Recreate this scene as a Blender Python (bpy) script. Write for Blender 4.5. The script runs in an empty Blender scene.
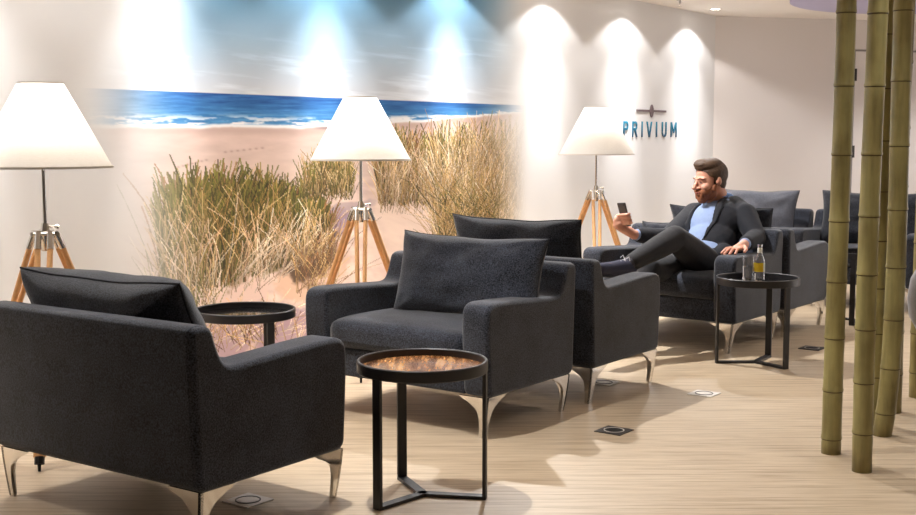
import bpy, bmesh, math, random
import numpy as np
from mathutils import Vector, Matrix, noise
random.seed(7); rng = np.random.default_rng(7)
sc = bpy.context.scene
col = sc.collection
PI = math.pi

# ------------------------------------------------------------------ camera
F, YH, HC = 1212.75, 138.16, 1.2335
TH = math.atan2(257.5-YH, F)
cam = bpy.data.cameras.new('camera'); camo = bpy.data.objects.new('camera', cam); col.objects.link(camo)
cam.sensor_width = 36; cam.lens = F/916*36; cam.clip_start = .05
camo.location = (0, 0, HC); camo.rotation_euler = (PI/2-TH, 0, 0)
sc.camera = camo
sc.view_settings.view_transform = 'Standard'; sc.view_settings.look = 'None'
sc.view_settings.exposure = 0.66; sc.view_settings.gamma = 1; sc.view_settings.use_curve_mapping = False

# ------------------------------------------------------------------ helpers
def srgb(r, g, b):
    f = lambda c: (c/255/12.92 if c/255 <= .04045 else ((c/255+.055)/1.055)**2.4)
    return (f(r), f(g), f(b), 1)

def mat(name, color, rough=.6, metal=0, bump=0, bscale=200, var=0, vscale=8, **kw):
    m = bpy.data.materials.new(name); m.use_nodes = True
    nt = m.node_tree; n = nt.nodes; L = nt.links; p = n['Principled BSDF']
    p.inputs['Base Color'].default_value = color
    p.inputs['Roughness'].default_value = rough; p.inputs['Metallic'].default_value = metal
    for k, v in kw.items(): p.inputs[k.replace('_', ' ')].default_value = v
    tc = n.new('ShaderNodeTexCoord')
    if var:
        nz = n.new('ShaderNodeTexNoise'); nz.inputs['Scale'].default_value = vscale; nz.inputs['Detail'].default_value = 6
        mx = n.new('ShaderNodeMix'); mx.data_type = 'RGBA'
        mx.inputs[6].default_value = tuple(c*(1-var) for c in color[:3])+(1,)
        mx.inputs[7].default_value = tuple(min(1, c*(1+var)) for c in color[:3])+(1,)
        L.new(tc.outputs['Object'], nz.inputs['Vector']); L.new(nz.outputs['Fac'], mx.inputs[0]); L.new(mx.outputs[2], p.inputs['Base Color'])
    if bump:
        nz = n.new('ShaderNodeTexNoise'); nz.inputs['Scale'].default_value = bscale; nz.inputs['Detail'].default_value = 3
        b = n.new('ShaderNodeBump'); b.inputs['Strength'].default_value = bump; b.inputs['Distance'].default_value = .004
        L.new(tc.outputs['Object'], nz.inputs['Vector']); L.new(nz.outputs['Fac'], b.inputs['Height']); L.new(b.outputs['Normal'], p.inputs['Normal'])
    return m

def fabric(name, c1, c2, scale=420, sheen=.35):
    m = mat(name, c1, .92); nt = m.node_tree; n = nt.nodes; L = nt.links; p = n['Principled BSDF']
    tc = n.new('ShaderNodeTexCoord')
    nz = n.new('ShaderNodeTexNoise'); nz.inputs['Scale'].default_value = scale; nz.inputs['Detail'].default_value = 2
    n2 = n.new('ShaderNodeTexNoise'); n2.inputs['Scale'].default_value = 9; n2.inputs['Detail'].default_value = 5
    ad = n.new('ShaderNodeMath'); ad.operation = 'MULTIPLY_ADD'; ad.inputs[1].default_value = .3; 
    L.new(tc.outputs['Object'], nz.inputs['Vector']); L.new(tc.outputs['Object'], n2.inputs['Vector'])
    L.new(n2.outputs['Fac'], ad.inputs[0]); L.new(nz.outputs['Fac'], ad.inputs[2])
    r = n.new('ShaderNodeValToRGB'); r.color_ramp.elements[0].position = .46; r.color_ramp.elements[1].position = .88
    r.color_ramp.elements[0].color = c1; r.color_ramp.elements[1].color = c2
    L.new(ad.outputs[0], r.inputs[0]); L.new(r.outputs[0], p.inputs['Base Color'])
    b = n.new('ShaderNodeBump'); b.inputs['Strength'].default_value = .3; b.inputs['Distance'].default_value = .003
    L.new(ad.outputs[0], b.inputs['Height']); L.new(b.outputs['Normal'], p.inputs['Normal'])
    p.inputs['Sheen Weight'].default_value = sheen; p.inputs['Sheen Roughness'].default_value = .5
    p.inputs['Specular IOR Level'].default_value = .15
    return m

def obj(name, verts, faces, m, parent=None, smooth=True):
    me = bpy.data.meshes.new(name); me.from_pydata([tuple(v) for v in verts], [], faces)
    me.materials.append(m)
    if smooth: me.shade_smooth()
    me.update()
    o = bpy.data.objects.new(name, me); col.objects.link(o)
    if parent is not None: o.parent = parent
    return o

def bm_obj(name, bm, m, parent=None, smooth=True):
    bmesh.ops.recalc_face_normals(bm, faces=bm.faces)
    me = bpy.data.meshes.new(name); bm.to_mesh(me); bm.free(); me.materials.append(m)
    if smooth: me.shade_smooth()
    o = bpy.data.objects.new(name, me); col.objects.link(o)
    if parent is not None: o.parent = parent
    return o

class MB:
    """collects primitive pieces into one mesh"""
    def __init__(s): s.v = []; s.f = []
    def add(s, vs, fs):
        k = len(s.v); s.v += [tuple(v) for v in vs]; s.f += [tuple(i+k for i in f) for f in fs]; return s
    def box(s, a, b):
        x0, y0, z0 = a; x1, y1, z1 = b
        return s.add([(x0,y0,z0),(x1,y0,z0),(x1,y1,z0),(x0,y1,z0),(x0,y0,z1),(x1,y0,z1),(x1,y1,z1),(x0,y1,z1)],
                     [(0,3,2,1),(4,5,6,7),(0,1,5,4),(1,2,6,5),(2,3,7,6),(3,0,4,7)])
    def lathe(s, prof, n=32, o=(0,0,0), M=None):
        vs = []; fs = []
        for r, z in prof:
            for k in range(n):
                a = 2*PI*k/n; p = Vector((r*math.cos(a), r*math.sin(a), z))
                if M is not None: p = M @ p
                vs.append(p+Vector(o))
        for i in range(len(prof)-1):
            for k in range(n):
                k2 = (k+1) % n; fs.append((i*n+k, i*n+k2, (i+1)*n+k2, (i+1)*n+k))
        return s.add(vs, fs)
    def tube(s, pts, rs, n=10):
        pts = [Vector(p) for p in pts]
        if not hasattr(rs, '__len__'): rs = [rs]*len(pts)
        vs = []; fs = []; prev = None
        for i, p in enumerate(pts):
            d = (pts[min(i+1, len(pts)-1)]-pts[max(i-1, 0)]).normalized()
            ref = Vector((0,0,1)) if abs(d.z) < .95 else Vector((1,0,0))
            a = d.cross(ref).normalized() if prev is None else (prev-d*prev.dot(d)).normalized()
            prev = a; b = d.cross(a)
            for k in range(n):
                t = 2*PI*k/n; vs.append(p+a*math.cos(t)*rs[i]+b*math.sin(t)*rs[i])
        for i in range(len(pts)-1):
            for k in range(n):
                k2 = (k+1) % n; fs.append((i*n+k, i*n+k2, (i+1)*n+k2, (i+1)*n+k))
        fs.append(tuple(range(n))[::-1]); fs.append(tuple((len(pts)-1)*n+k for k in range(n)))
        return s.add(vs, fs)
    def build(s, name, m, parent=None, smooth=True):
        o = obj(name, s.v, s.f, m, parent, False)
        bm = bmesh.new(); bm.from_mesh(o.data); bmesh.ops.recalc_face_normals(bm, faces=bm.faces); bm.to_mesh(o.data); bm.free()
        if smooth: o.data.shade_smooth(); o.data.set_sharp_from_angle(angle=math.radians(40))
        return o

def soft_box(lo, hi, r=.02, div=10, crown=0, puff=0, wr=0, seed=0):
    """rounded box with enough loops to swell softly"""
    lo = Vector(lo); hi = Vector(hi); c = (lo+hi)/2; h = (hi-lo)/2
    bm = bmesh.new(); bmesh.ops.create_cube(bm, size=2)
    bmesh.ops.subdivide_edges(bm, edges=bm.edges, cuts=div, use_grid_fill=True)
    for v in bm.verts:
        q = v.co.copy(); w = []
        for i in range(3):
            t = q[i]; e = h[i]
            # crowd the loops into the edges
            s_ = abs(t); k = 1-2/(div+1)
            x = s_/k*(e-r) if s_ <= k+1e-6 else e-r+(s_-k)/(1-k)*r
            w.append(math.copysign(x, t))
        p = Vector(w); inner = Vector([max(-(h[i]-r), min(h[i]-r, p[i])) for i in range(3)])
        d = p-inner
        if d.length > 1e-9:
            m_ = max(abs(x) for x in d); d = d.normalized()*m_
        p = inner+d
        fx = max(0, 1-(p.x/h.x)**2); fy = max(0, 1-(p.y/h.y)**2); fz = max(0, 1-(p.z/h.z)**2)
        if p.z > 0: p.z += crown*(fx*fy)**.6
        p.x += math.copysign(puff*(fy*fz)**.5, p.x)*(abs(p.x) > h.x*.8)
        p.y += math.copysign(puff*(fx*fz)**.5, p.y)*(abs(p.y) > h.y*.8)
        if wr: p += Vector((0,0,1))*wr*noise.noise(Vector((p.x*7+seed, p.y*7, p.z*7)))
        v.co = c+p
    return bm

def inset_poly(P, d):
    n = len(P); out = []
    for i in range(n):
        a = Vector(P[i-1]); b = Vector(P[i]); c = Vector(P[(i+1) % n])
        e1 = (b-a).normalized(); e2 = (c-b).normalized()
        n1 = Vector((-e1.y, e1.x)); n2 = Vector((-e2.y, e2.x)); nn = (n1+n2)
        nn.normalize(); k = 1/max(.5, nn.dot(n1)); out.append(b+nn*d*k)
    return out

def round_poly(P, rads, seg=5):
    out = []; n = len(P)
    for i in range(n):
        a = Vector(P[i-1]); b = Vector(P[i]); c = Vector(P[(i+1) % n]); r = rads[i]
        if r <= 0: out.append(b); continue
        u = (a-b); v = (c-b); r1 = min(r, u.length*.45); r2 = min(r, v.length*.45)
        p0 = b+u.normalized()*r1; p2 = b+v.normalized()*r2
        for k in range(seg+1):
            t = k/seg; out.append(p0*(1-t)**2+b*2*t*(1-t)+p2*t*t)
    return out

def slab(P, x0, x1, r, axis='x', seg=4):
    """closed outline P (ccw) swept x0..x1 with rounded rims"""
    L = []
    L.append((x0, inset_poly(P, r*1.12)))
    for k in range(seg+1):
        a = PI/2*(1-k/seg); L.append((x0+r*(1-math.sin(a)), inset_poly(P, r*(1-math.cos(a))) if k < seg else [Vector(p) for p in P]))
    R = [(x0+x1-x, q) for x, q in L][::-1]
    allr = L+R; n = len(P); vs = []; fs = []
    for x, q in allr:
        for p in q: vs.append((x, p.x, p.y) if axis == 'x' else (p.x, x, p.y) if axis == 'y' else (p.x, p.y, x))
    for i in range(len(allr)-1):
        for k in range(n):
            k2 = (k+1) % n; fs.append((i*n+k, i*n+k2, (i+1)*n+k2, (i+1)*n+k))
    fs.append(tuple(range(n))[::-1]); fs.append(tuple((len(allr)-1)*n+k for k in range(n)))
    return vs, fs

def slab_obj(name, P, x0, x1, r, m, parent=None, axis='x'):
    area = sum(P[i-1][0]*P[i][1]-P[i][0]*P[i-1][1] for i in range(len(P)))
    if area < 0: P = P[::-1]
    vs, fs = slab(P, x0, x1, r, axis)
    b = MB(); b.add(vs, fs); o = b.build(name, m, parent, False); o.data.shade_smooth(); return o

def tag(o, label=None, cat=None, group=None, kind=None):
    if label: o['label'] = label
    if cat: o['category'] = cat
    if group: o['group'] = group
    if kind: o['kind'] = kind
    return o

def empty(name, loc=(0,0,0), rz=0):
    o = bpy.data.objects.new(name, None); col.objects.link(o); o.location = loc; o.rotation_euler = (0,0,rz)
    o.empty_display_size = .1
    return o

def copy_tree(o, parent=None):
    c = o.copy(); col.objects.link(c)
    if parent is not None: c.parent = parent
    for ch in list(o.children): copy_tree(ch, c)
    return c

# ------------------------------------------------------------------ materials
M_fab = fabric('charcoal_wool', srgb(10,11,16), srgb(68,72,84), scale=190, sheen=.3)
M_fab2 = fabric('charcoal_wool_dark', srgb(9,10,14), srgb(58,61,71), scale=190, sheen=.3)
M_fabg = fabric('grey_wool', srgb(58,60,68), srgb(108,110,120))
M_pipe = mat('seam_cord', srgb(26,27,33), .9)
M_chrome = mat('polished_steel', srgb(225,222,218), .12, 1)
M_black = mat('black_powder_coat', srgb(30,28,30), .42, bump=.1, bscale=900)
M_wood = mat('beech_wood', srgb(222,170,116), .4, var=.25, vscale=30)
M_white = mat('wall_paint', srgb(228,227,227), .85, bump=.04, bscale=500)
M_far = mat('far_wall_paint', srgb(226,220,217), .85, bump=.04, bscale=500)
M_ceil = mat('ceiling_paint', srgb(240,234,228), .9)
M_glass = mat('clear_glass', (1,1,1,1), .02, Transmission_Weight=1, IOR=1.45)
M_water = mat('water', (1,1,1,1), .01, Transmission_Weight=1, IOR=1.33)
M_plate = mat('brushed_plate', srgb(222,214,206), .4, .1)
M_dplate = mat('dark_plate', srgb(70,66,64), .4, .5)
M_rubber = mat('black_plastic', srgb(18,18,20), .5)
M_lilac = mat('lilac_ceiling_panel', srgb(186,182,214), .7)

def shade_mat():
    m = bpy.data.materials.new('linen_shade'); m.use_nodes = True; nt = m.node_tree; n = nt.nodes; L = nt.links
    n.clear(); out = n.new('ShaderNodeOutputMaterial'); d = n.new('ShaderNodeBsdfDiffuse'); t = n.new('ShaderNodeBsdfTranslucent'); mx = n.new('ShaderNodeMixShader')
    tc = n.new('ShaderNodeTexCoord'); w = n.new('ShaderNodeTexNoise'); w.inputs['Scale'].default_value = 60
    mp = n.new('ShaderNodeMapping'); mp.inputs['Scale'].default_value = (1,1,12)
    r = n.new('ShaderNodeValToRGB'); r.color_ramp.elements[0].color = (.8,.78,.75,1); r.color_ramp.elements[1].color = (.93,.92,.9,1)
    L.new(tc.outputs['Object'], mp.inputs[0]); L.new(mp.outputs[0], w.inputs['Vector']); L.new(w.outputs['Fac'], r.inputs[0])
    L.new(r.outputs[0], d.inputs[0]); L.new(r.outputs[0], t.inputs[0]); mx.inputs[0].default_value = .5
    L.new(d.outputs[0], mx.inputs[1]); L.new(t.outputs[0], mx.inputs[2]); L.new(mx.outputs[0], out.inputs[0]); return m
M_shade = shade_mat(); M_tape = mat('shade_tape', srgb(225,220,214), .8)

def floor_mat():
    m = mat('striated_beige_floor', srgb(205,186,162), .42); nt = m.node_tree; n = nt.nodes; L = nt.links; p = n['Principled BSDF']
    tc = n.new('ShaderNodeTexCoord')
    def nzn(scale, sc3, det, rot=0):
        mp = n.new('ShaderNodeMapping'); mp.inputs['Scale'].default_value = sc3; mp.inputs['Rotation'].default_value = (0,0,rot)
        nz = n.new('ShaderNodeTexNoise'); nz.inputs['Scale'].default_value = scale; nz.inputs['Detail'].default_value = det; nz.inputs['Roughness'].default_value = .6
        L.new(tc.outputs['Object'], mp.inputs[0]); L.new(mp.outputs[0], nz.inputs['Vector']); return nz
    a = nzn(2.8, (.7, 20, 1), 12, .02); b = nzn(14, (.5, 30, 1), 6, .02); c = nzn(.8, (1, 1, 1), 3)
    s1 = n.new('ShaderNodeMath'); s1.operation = 'MULTIPLY_ADD'; s1.inputs[1].default_value = .7; L.new(a.outputs['Fac'], s1.inputs[0])
    s2 = n.new('ShaderNodeMath'); s2.operation = 'MULTIPLY'; s2.inputs[1].default_value = .5; L.new(b.outputs['Fac'], s2.inputs[0]); L.new(s2.outputs[0], s1.inputs[2])
    s3 = n.new('ShaderNodeMath'); s3.operation = 'MULTIPLY_ADD'; s3.inputs[1].default_value = .15; L.new(c.outputs['Fac'], s3.inputs[0]); L.new(s1.outputs[0], s3.inputs[2])
    r = n.new('ShaderNodeValToRGB'); e = r.color_ramp.elements
    e[0].position = .44; e[0].color = srgb(126,104,82); e[1].position = .86; e[1].color = srgb(212,195,171)
    q = e.new(.6); q.color = srgb(176,154,126); q = e.new(.68); q.color = srgb(196,175,147)
    L.new(s3.outputs[0], r.inputs[0]); L.new(r.outputs[0], p.inputs['Base Color'])
    bu = n.new('ShaderNodeBump'); bu.inputs['Strength'].default_value = .12; bu.inputs['Distance'].default_value = .002
    L.new(s1.outputs[0], bu.inputs['Height']); L.new(bu.outputs['Normal'], p.inputs['Normal']); return m
M_floor = floor_mat()

# ------------------------------------------------------------------ room
UA = .9405                                   # direction of the chair row and of the mural wall
U = Vector((math.cos(UA), math.sin(UA), 0)); V = Vector((U.y, -U.x, 0))   # V points from the mural wall into the room
CR = Vector((2.47, 11.8, 0)); HT = 2.4       # far corner, ceiling height
def wpt(s, z, off=0): return CR-U*s+V*off+Vector((0,0,z))     # s metres along the mural wall from the far corner

FX = 6.2
def far(t): return CR+Vector((1,.256,0)).normalized()*t
P_far = CR+Vector((1,.256,0))*(FX-CR.x)
L_wall = (CR.y+2.2)/U.y
P_near = CR-U*L_wall
corners = [CR, P_far, Vector((FX, P_near.y, 0)), P_near]
def wall(name, a, b, m, out, th=.12):
    d = (b-a).normalized(); n_ = Vector((d.y, -d.x, 0))*out
    q = [a, b, b+n_*th, a+n_*th]
    o = MB().add([tuple(p) for p in q]+[(p.x, p.y, HT) for p in q], [(0,1,2,3),(4,5,6,7),(0,1,5,4),(1,2,6,5),(2,3,7,6),(3,0,4,7)]).build(name, m, None, False)
    return tag(o, kind='structure')
ctr = sum(corners, Vector())/4
def outsign(a, b):
    d = (b-a).normalized(); n_ = Vector((d.y, -d.x, 0)); return -1 if n_.dot(ctr-a) > 0 else 1
for nm, i, j, m in (('wall_left', 3, 0, M_white), ('wall_back', 0, 1, M_far), ('wall_right', 1, 2, M_white), ('wall_front', 2, 3, M_white)):
    wall(nm, corners[i], corners[j], m, outsign(corners[i], corners[j]))
big = [ctr+(c-ctr)*1.04 for c in corners]
tag(MB().add([(p.x,p.y,-.08) for p in big]+[(p.x,p.y,0) for p in big], [(0,1,2,3),(4,5,6,7),(0,1,5,4),(1,2,6,5),(2,3,7,6),(3,0,4,7)]).build('floor', M_floor, None, False), kind='structure')
tag(MB().add([(p.x,p.y,HT) for p in big]+[(p.x,p.y,HT+.08) for p in big], [(0,1,2,3),(4,5,6,7),(0,1,5,4),(1,2,6,5),(2,3,7,6),(3,0,4,7)]).build('ceiling', M_ceil, None, False), kind='structure')

# door in the far wall
fd = Vector((1,.256,0)).normalized(); fn = Vector((fd.y, -fd.x, 0))
def fpt(t, z, off): return CR+fd*t+fn*off+Vector((0,0,z))
def fbox(mb, t0, t1, z0, z1, o0, o1):
    q = [fpt(t, z, o) for z in (z0, z1) for (t, o) in ((t0,o0),(t1,o0),(t1,o1),(t0,o1))]
    mb.add(q, [(0,1,2,3),(4,5,6,7),(0,1,5,4),(1,2,6,5),(2,3,7,6),(3,0,4,7)])
T0 = 1.52
mb = MB(); fbox(mb, T0, T0+.95, .005, 2.09, .0, .012); door = tag(mb.build('door_1', M_far, None, False), kind='structure')
mb = MB(); fbox(mb, T0-.02, T0, 0, 2.11, 0, .006); fbox(mb, T0+.95, T0+.97, 0, 2.11, 0, .006); fbox(mb, T0, T0+.95, 2.09, 2.11, 0, .006)
mb.build('door_shadow_gap', mat('shadow_gap', srgb(150,142,140), .8), door, False)  # grey strips colour in the shade of the gap round the leaf
for z in (.3, 1.1, 1.86):
    mb = MB(); fbox(mb, T0-.012, T0+.012, z-.06, z+.06, .004, .024); mb.build('hinge', M_dplate, door, False)
mb = MB(); mb.tube([fpt(T0+.88, 1.02, .012), fpt(T0+.88, 1.02, .06), fpt(T0+.76, 1.02, .06)], .009); mb.build('door_handle', M_chrome, door)

# lilac round panel under the ceiling
mb = MB(); mb.lathe([(0,-.0),(1.25,-.0),(1.25,-.03),(1.235,-.035),(0,-.035)], 96)
o = mb.build('ceiling_panel', M_lilac, None); o.location = (4.0, 10.05, HT); tag(o, 'round lilac panel on the ceiling behind the bamboo poles', 'ceiling panel')

# ------------------------------------------------------------------ mural (a flat print on the wall)
S0, S1 = 3.05, 7.75
NX, NZ = 940, 480
def wall_px(s, z):
    x = CR.x-U.x*s; y = CR.y-U.y*s; zz = z-HC
    d = y*math.cos(TH)-zz*math.sin(TH); u = y*math.sin(TH)+zz*math.cos(TH)
    return 458+F*x/d, 257.5-F*u/d
def px_wall(px, py):
    a = (px-458)/F; b = (257.5-py)/F
    dx, dy, dz = a, math.cos(TH)+b*math.sin(TH), -math.sin(TH)+b*math.cos(TH)
    # ray t*(dx,dy,dz) meets the wall plane V.(p-CR)=0
    t = V.dot(CR)/(V.x*dx+V.y*dy)
    p = Vector((t*dx, t*dy, 0)); return (CR-p).dot(U), HC+t*dz
ss = np.linspace(S0, S1, NX); zs = np.linspace(0, HT, NZ)
SS, ZZ = np.meshgrid(ss, zs)
PX, PY = wall_px(SS, ZZ)
def lin(c): c = np.array(c, float)/255; return np.where(c <= .04045, c/12.92, ((c+.055)/1.055)**2.4)
def sm(x, a, b): t = np.clip((x-a)/(b-a), 0, 1); return t*t*(3-2*t)
def fbm(x, y, sx, sy, seed, octs=4):
    out = np.zeros_like(x); amp = 1; tot = 0
    for o_ in range(octs):
        g = np.random.default_rng(seed+o_).random((257, 257)); f = 2**o_
        u = (x/sx*f) % 256; v = (y/sy*f) % 256
        i = u.astype(int); j = v.astype(int); fu = u-i; fv = v-j; fu = fu*fu*(3-2*fu); fv = fv*fv*(3-2*fv)
        out += amp*((g[i,j]*(1-fu)+g[i+1,j]*fu)*(1-fv)+(g[i,j+1]*(1-fu)+g[i+1,j+1]*fu)*fv); tot += amp; amp *= .55
    return out/tot
img = np.zeros(PX.shape+(3,))
def put(mask, c):
    global img
    c = np.array(c, float)
    if c.ndim == 1: c = c[None,None,:]
    img = img*(1-mask[...,None])+c*mask[...,None]
def ramp(t, c1, c2): return np.array(c1, float)*(1-t[...,None])+np.array(c2, float)*t[...,None]
hor = 89.2+(PX-113)*.0395
# sky
t = np.clip((PY+20)/(hor+20), 0, 1)
sky = ramp(t**.9, (84,142,182), (206,210,218))
n1 = fbm(PX+PY*1.5, PY*3-PX*.35, 60, 16, 11)
sky = sky+(np.clip(n1-.52, 0, 1)*90)[...,None]*sm(PY, 20, 60)[...,None]
img = sky.copy()
# sea
shore = 127-np.clip(PX-330, 0, 200)*.075+(fbm(PX, PY, 25, 400, 5)-.5)*5
t = np.clip((PY-hor)/(shore-hor), 0, 1)
sea = ramp(t, (24,84,150), (72,138,190))+((fbm(PX, PY, 22, 1.6, 21)-.5)*70)[...,None]
put(sm(PY, hor-.4, hor+.4), sea)
foam = np.clip(sm(fbm(PX, PY, 20, 2.2, 31), .48, .62)*sm(t, .55, .85)+sm(t, .88, .97), 0, 1)*(PY > hor)
put(foam, (238,238,240))
# beach
sandn = fbm(PX, PY, 30, 7, 41)
beach = ramp(sm(PY, 125, 200), (214,188,178), (226,204,192))+((sandn-.5)*26)[...,None]
put(sm(PY, shore, shore+3), beach)
put(sm(PY, shore+0, shore+2)*(1-sm(PY, shore+4, shore+10))*.5, (190,160,150))
for (x0, y0, x1, y1) in ((178,167,206,160),(225,152,262,148)):      # footprints
    for k in range(7):
        cx = x0+(x1-x0)*k/6; cy = y0+(y1-y0)*k/6
        put(np.exp(-(((PX-cx)/1.6)**2+((PY-cy)/.9)**2))*.5, (150,115,105))
# distant low breakwater by the second lamp
put(np.exp(-(((PX-327)/14)**2+((PY-128)/1.6)**2))*.7, (120,105,105))
# dune sand
edge = np.interp(PX, [90,150,200,250,300,330,345,370,400,440,480,520], [235,230,215,195,188,178,186,180,176,160,140,122])
dn = fbm(PX+PY, PY-PX*.4, 26, 9, 51)
dune = ramp(np.clip(dn*1.5-.3, 0, 1), (205,178,170), (240,220,206))
put(sm(PY, edge-3, edge+3), dune)
# lilac shade on the dunes with pale wind streaks
def blob(cx, cy, rx, ry, rot, c, a, p=2, rag=.5):
    dx = PX-cx; dy = PY-cy; co, si = math.cos(rot), math.sin(rot)
    u = (dx*co+dy*si)/rx; v = (-dx*si+dy*co)/ry
    d = np.sqrt(u*u+v*v)+(fbm(PX, PY, 12, 9, int(cx*3+cy))-.5)*rag*2
    put((1-sm(d, .75, 1.15))*a, c)
blob(333,222,22,13,-.6,(150,128,150),.85)
blob(352,207,24,6,-.2,(176,156,160),.7)
blob(225,335,45,26,-.35,(166,140,152),.85)
blob(285,330,34,22,-.3,(150,124,140),.8)
blob(300,285,26,16,.3,(214,176,150),.8)
blob(325,262,26,22,.5,(206,170,148),.8)
blob(240,296,38,12,-.5,(222,196,186),.9)
blob(400,230,40,35,0,(226,204,190),.6)
blob(300,250,36,36,.2,(74,56,42),.9)
blob(215,240,40,42,.1,(104,86,48),.7)
blob(270,225,50,40,.1,(98,84,44),.7)
# thousands of fine stems
def strokes(n, fx, fy, ln, lean, pal, wid=1, jit=.12, curve=.25, a=.85):
    """stems: root fn, length, lean"""
    global img
    for _ in range(n):
        x, y = fx(), fy(); x, y = (x, y) if not callable(y) else (x, y(x))
        L_ = ln()*random.uniform(.6, 1.15); an = lean+random.gauss(0, jit); cv = random.gauss(0, curve)
        c = np.array(random.choice(pal), float)*random.uniform(.8, 1.18)
        m_ = int(L_*1.6)+4; tt = np.linspace(0, 1, m_)
        px = x+L_*tt*np.sin(an)+cv*L_*.5*tt**2; py = y-L_*tt*np.cos(an)
        A_ = (px-458)/F; B_ = (257.5-py)/F
        dx = A_; dy = math.cos(TH)+B_*math.sin(TH); dz = -math.sin(TH)+B_*math.cos(TH)
        t_ = V.dot(CR)/(V.x*dx+V.y*dy); s_ = (CR.x-t_*dx)*U.x+(CR.y-t_*dy)*U.y; z_ = HC+t_*dz
        i = np.round((s_-S0)/(S1-S0)*(NX-1)).astype(int); j = np.round(z_/HT*(NZ-1)).astype(int)
        ok = (i >= 0) & (i < NX-2) & (j >= 0) & (j < NZ)
        i, j = i[ok], j[ok]; cc = c[None,:]*(.72+.4*tt[ok])[:,None]
        for w in range(wid): img[j, i+w] = img[j, i+w]*(1-a)+cc*a
ol = [(98,96,42),(112,108,48),(78,76,32),(132,116,62),(64,58,28)]
gold = [(186,150,96),(168,132,80),(206,174,120),(142,112,64),(222,194,148)]
pale = [(232,210,184),(244,226,204),(214,186,156),(196,160,130)]
rust = [(126,86,54),(96,66,42),(156,110,72)]
U_ = random.uniform
FB = lambda x: float(np.interp(x, [150,200,250,290,330], [296,292,276,262,246]))
FT = lambda x: float(np.interp(x, [150,170,200,260,300,330], [205,186,176,178,188,205]))
def tuft(n, x0, x1, lo, hi, lean, pal, wid=1, jit=.12, curve=.25, a=.85, reach=1.0):
    for _ in range(n):
        x = U_(x0, x1); t = U_(lo, hi); y = FB(x)*(1-t)+FT(x)*t+4
        strokes(1, lambda: x, lambda: y, lambda: max(12, (y-FT(x))*reach*U_(.75,1.1)), lean, pal, wid, jit, curve, a)
tuft(1000, 158, 330, .0, .55, .03, rust+ol+ol, 2)
tuft(700, 158, 326, .2, .7, .03, ol, 2, .14)
tuft(280, 160, 326, -.05, .4, .0, ol+gold, 1, .2, .35)
tuft(100, 165, 330, -.1, .2, .03, gold+pale, 1, .3, .5, .9, .8)
tuft(90, 230, 325, -.15, .15, .45, pale, 1, .25, .7, .9, .6)
strokes(110, lambda: U_(150,215), lambda: U_(285,345), lambda: U_(30,70), .0, gold+pale+ol, 1, .3, .4)
strokes(110, lambda: U_(190,330), lambda: U_(315,352), lambda: U_(18,40), .9, pale, 1, .25, .5)
strokes(60, lambda: U_(205,300), lambda: U_(335,352), lambda: U_(20,50), -.2, gold+rust, 1, .4, .4)
blob(312,262,16,14,.2,(92,70,50),.6)
strokes(120, lambda: U_(296,336), lambda: U_(255,300), lambda: U_(25,60), .2, rust+gold, 1, .4, .5)
# small clump left of the second lamp
strokes(500, lambda: U_(302,352), lambda: U_(182,200), lambda: U_(18,36), .0, gold+ol, 1, .2)
strokes(200, lambda: U_(318,350), lambda: U_(165,185), lambda: U_(10,25), .0, ol+gold, 1, .25)
# clumps to the right of the second lamp
strokes(900, lambda: U_(378,436), lambda: U_(174,206), lambda: U_(28,56), .08, gold+ol+rust, 2, .14)
strokes(300, lambda: U_(380,440), lambda: U_(178,214), lambda: U_(25,60), .1, gold+pale, 1, .25, .4)
strokes(1500, lambda: U_(436,530), lambda: U_(172,240), lambda: U_(40,62), .1, gold+ol, 2, .16)
strokes(1300, lambda: U_(432,535), lambda: U_(178,262), lambda: U_(40,68), .12, gold+gold+pale, 1, .26, .45)
strokes(500, lambda: U_(440,500), lambda: U_(200,262), lambda: U_(18,40), -.1, ol+gold, 1, .5, .8)
strokes(200, lambda: U_(450,530), lambda: U_(150,175), lambda: U_(28,44), .15, gold+pale, 1, .25, .4)
# fades to the bare wall at both ends
WH = np.array([228,227,227.])
lim = np.interp(PY, [0,85,130,180,230,350], [190,150,150,165,180,185]); lim2 = lim-75
al = sm(PX, lim2, lim+45)*(1-sm(PX, 470+np.clip(PY-110, 0, 60)*.3, 530))
img = img*al[...,None]+WH*(1-al[...,None])
rgba = np.ones(PX.shape+(4,), np.float32); rgba[...,:3] = lin(np.clip(img, 0, 255))
me = bpy.data.meshes.new('wall_mural')
OFF = .003
P0 = np.array(CR)-np.array(U)*0
vx = CR.x-U.x*SS+V.x*OFF; vy = CR.y-U.y*SS+V.y*OFF
front = np.stack([vx, vy, np.clip(ZZ, .002, HT-.002)], -1).reshape(-1, 3)
idx = np.arange(NX*NZ).reshape(NZ, NX)
quads = np.stack([idx[:-1,:-1], idx[:-1,1:], idx[1:,1:], idx[1:,:-1]], -1).reshape(-1, 4)
me.vertices.add(len(front)); me.vertices.foreach_set('co', front.ravel())
me.loops.add(quads.size); me.loops.foreach_set('vertex_index', quads.ravel().astype(np.int32))
me.polygons.add(len(quads)); me.polygons.foreach_set('loop_start', np.arange(0, quads.size, 4, dtype=np.int32))
me.update(calc_edges=True)
ca = me.color_attributes.new('print', 'FLOAT_COLOR', 'POINT'); ca.data.foreach_set('color', rgba.ravel())
mm = mat('printed_wallpaper', (1,1,1,1), .8); at_ = mm.node_tree.nodes.new('ShaderNodeVertexColor'); at_.layer_name = 'print'
mm.node_tree.links.new(at_.outputs[0], mm.node_tree.nodes['Principled BSDF'].inputs['Base Color'])
me.materials.append(mm); mural = bpy.data.objects.new('wall_mural', me); col.objects.link(mural)
tag(mural, 'large wall print of a beach, dune grass and blue sea fading to white', 'mural')

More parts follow.
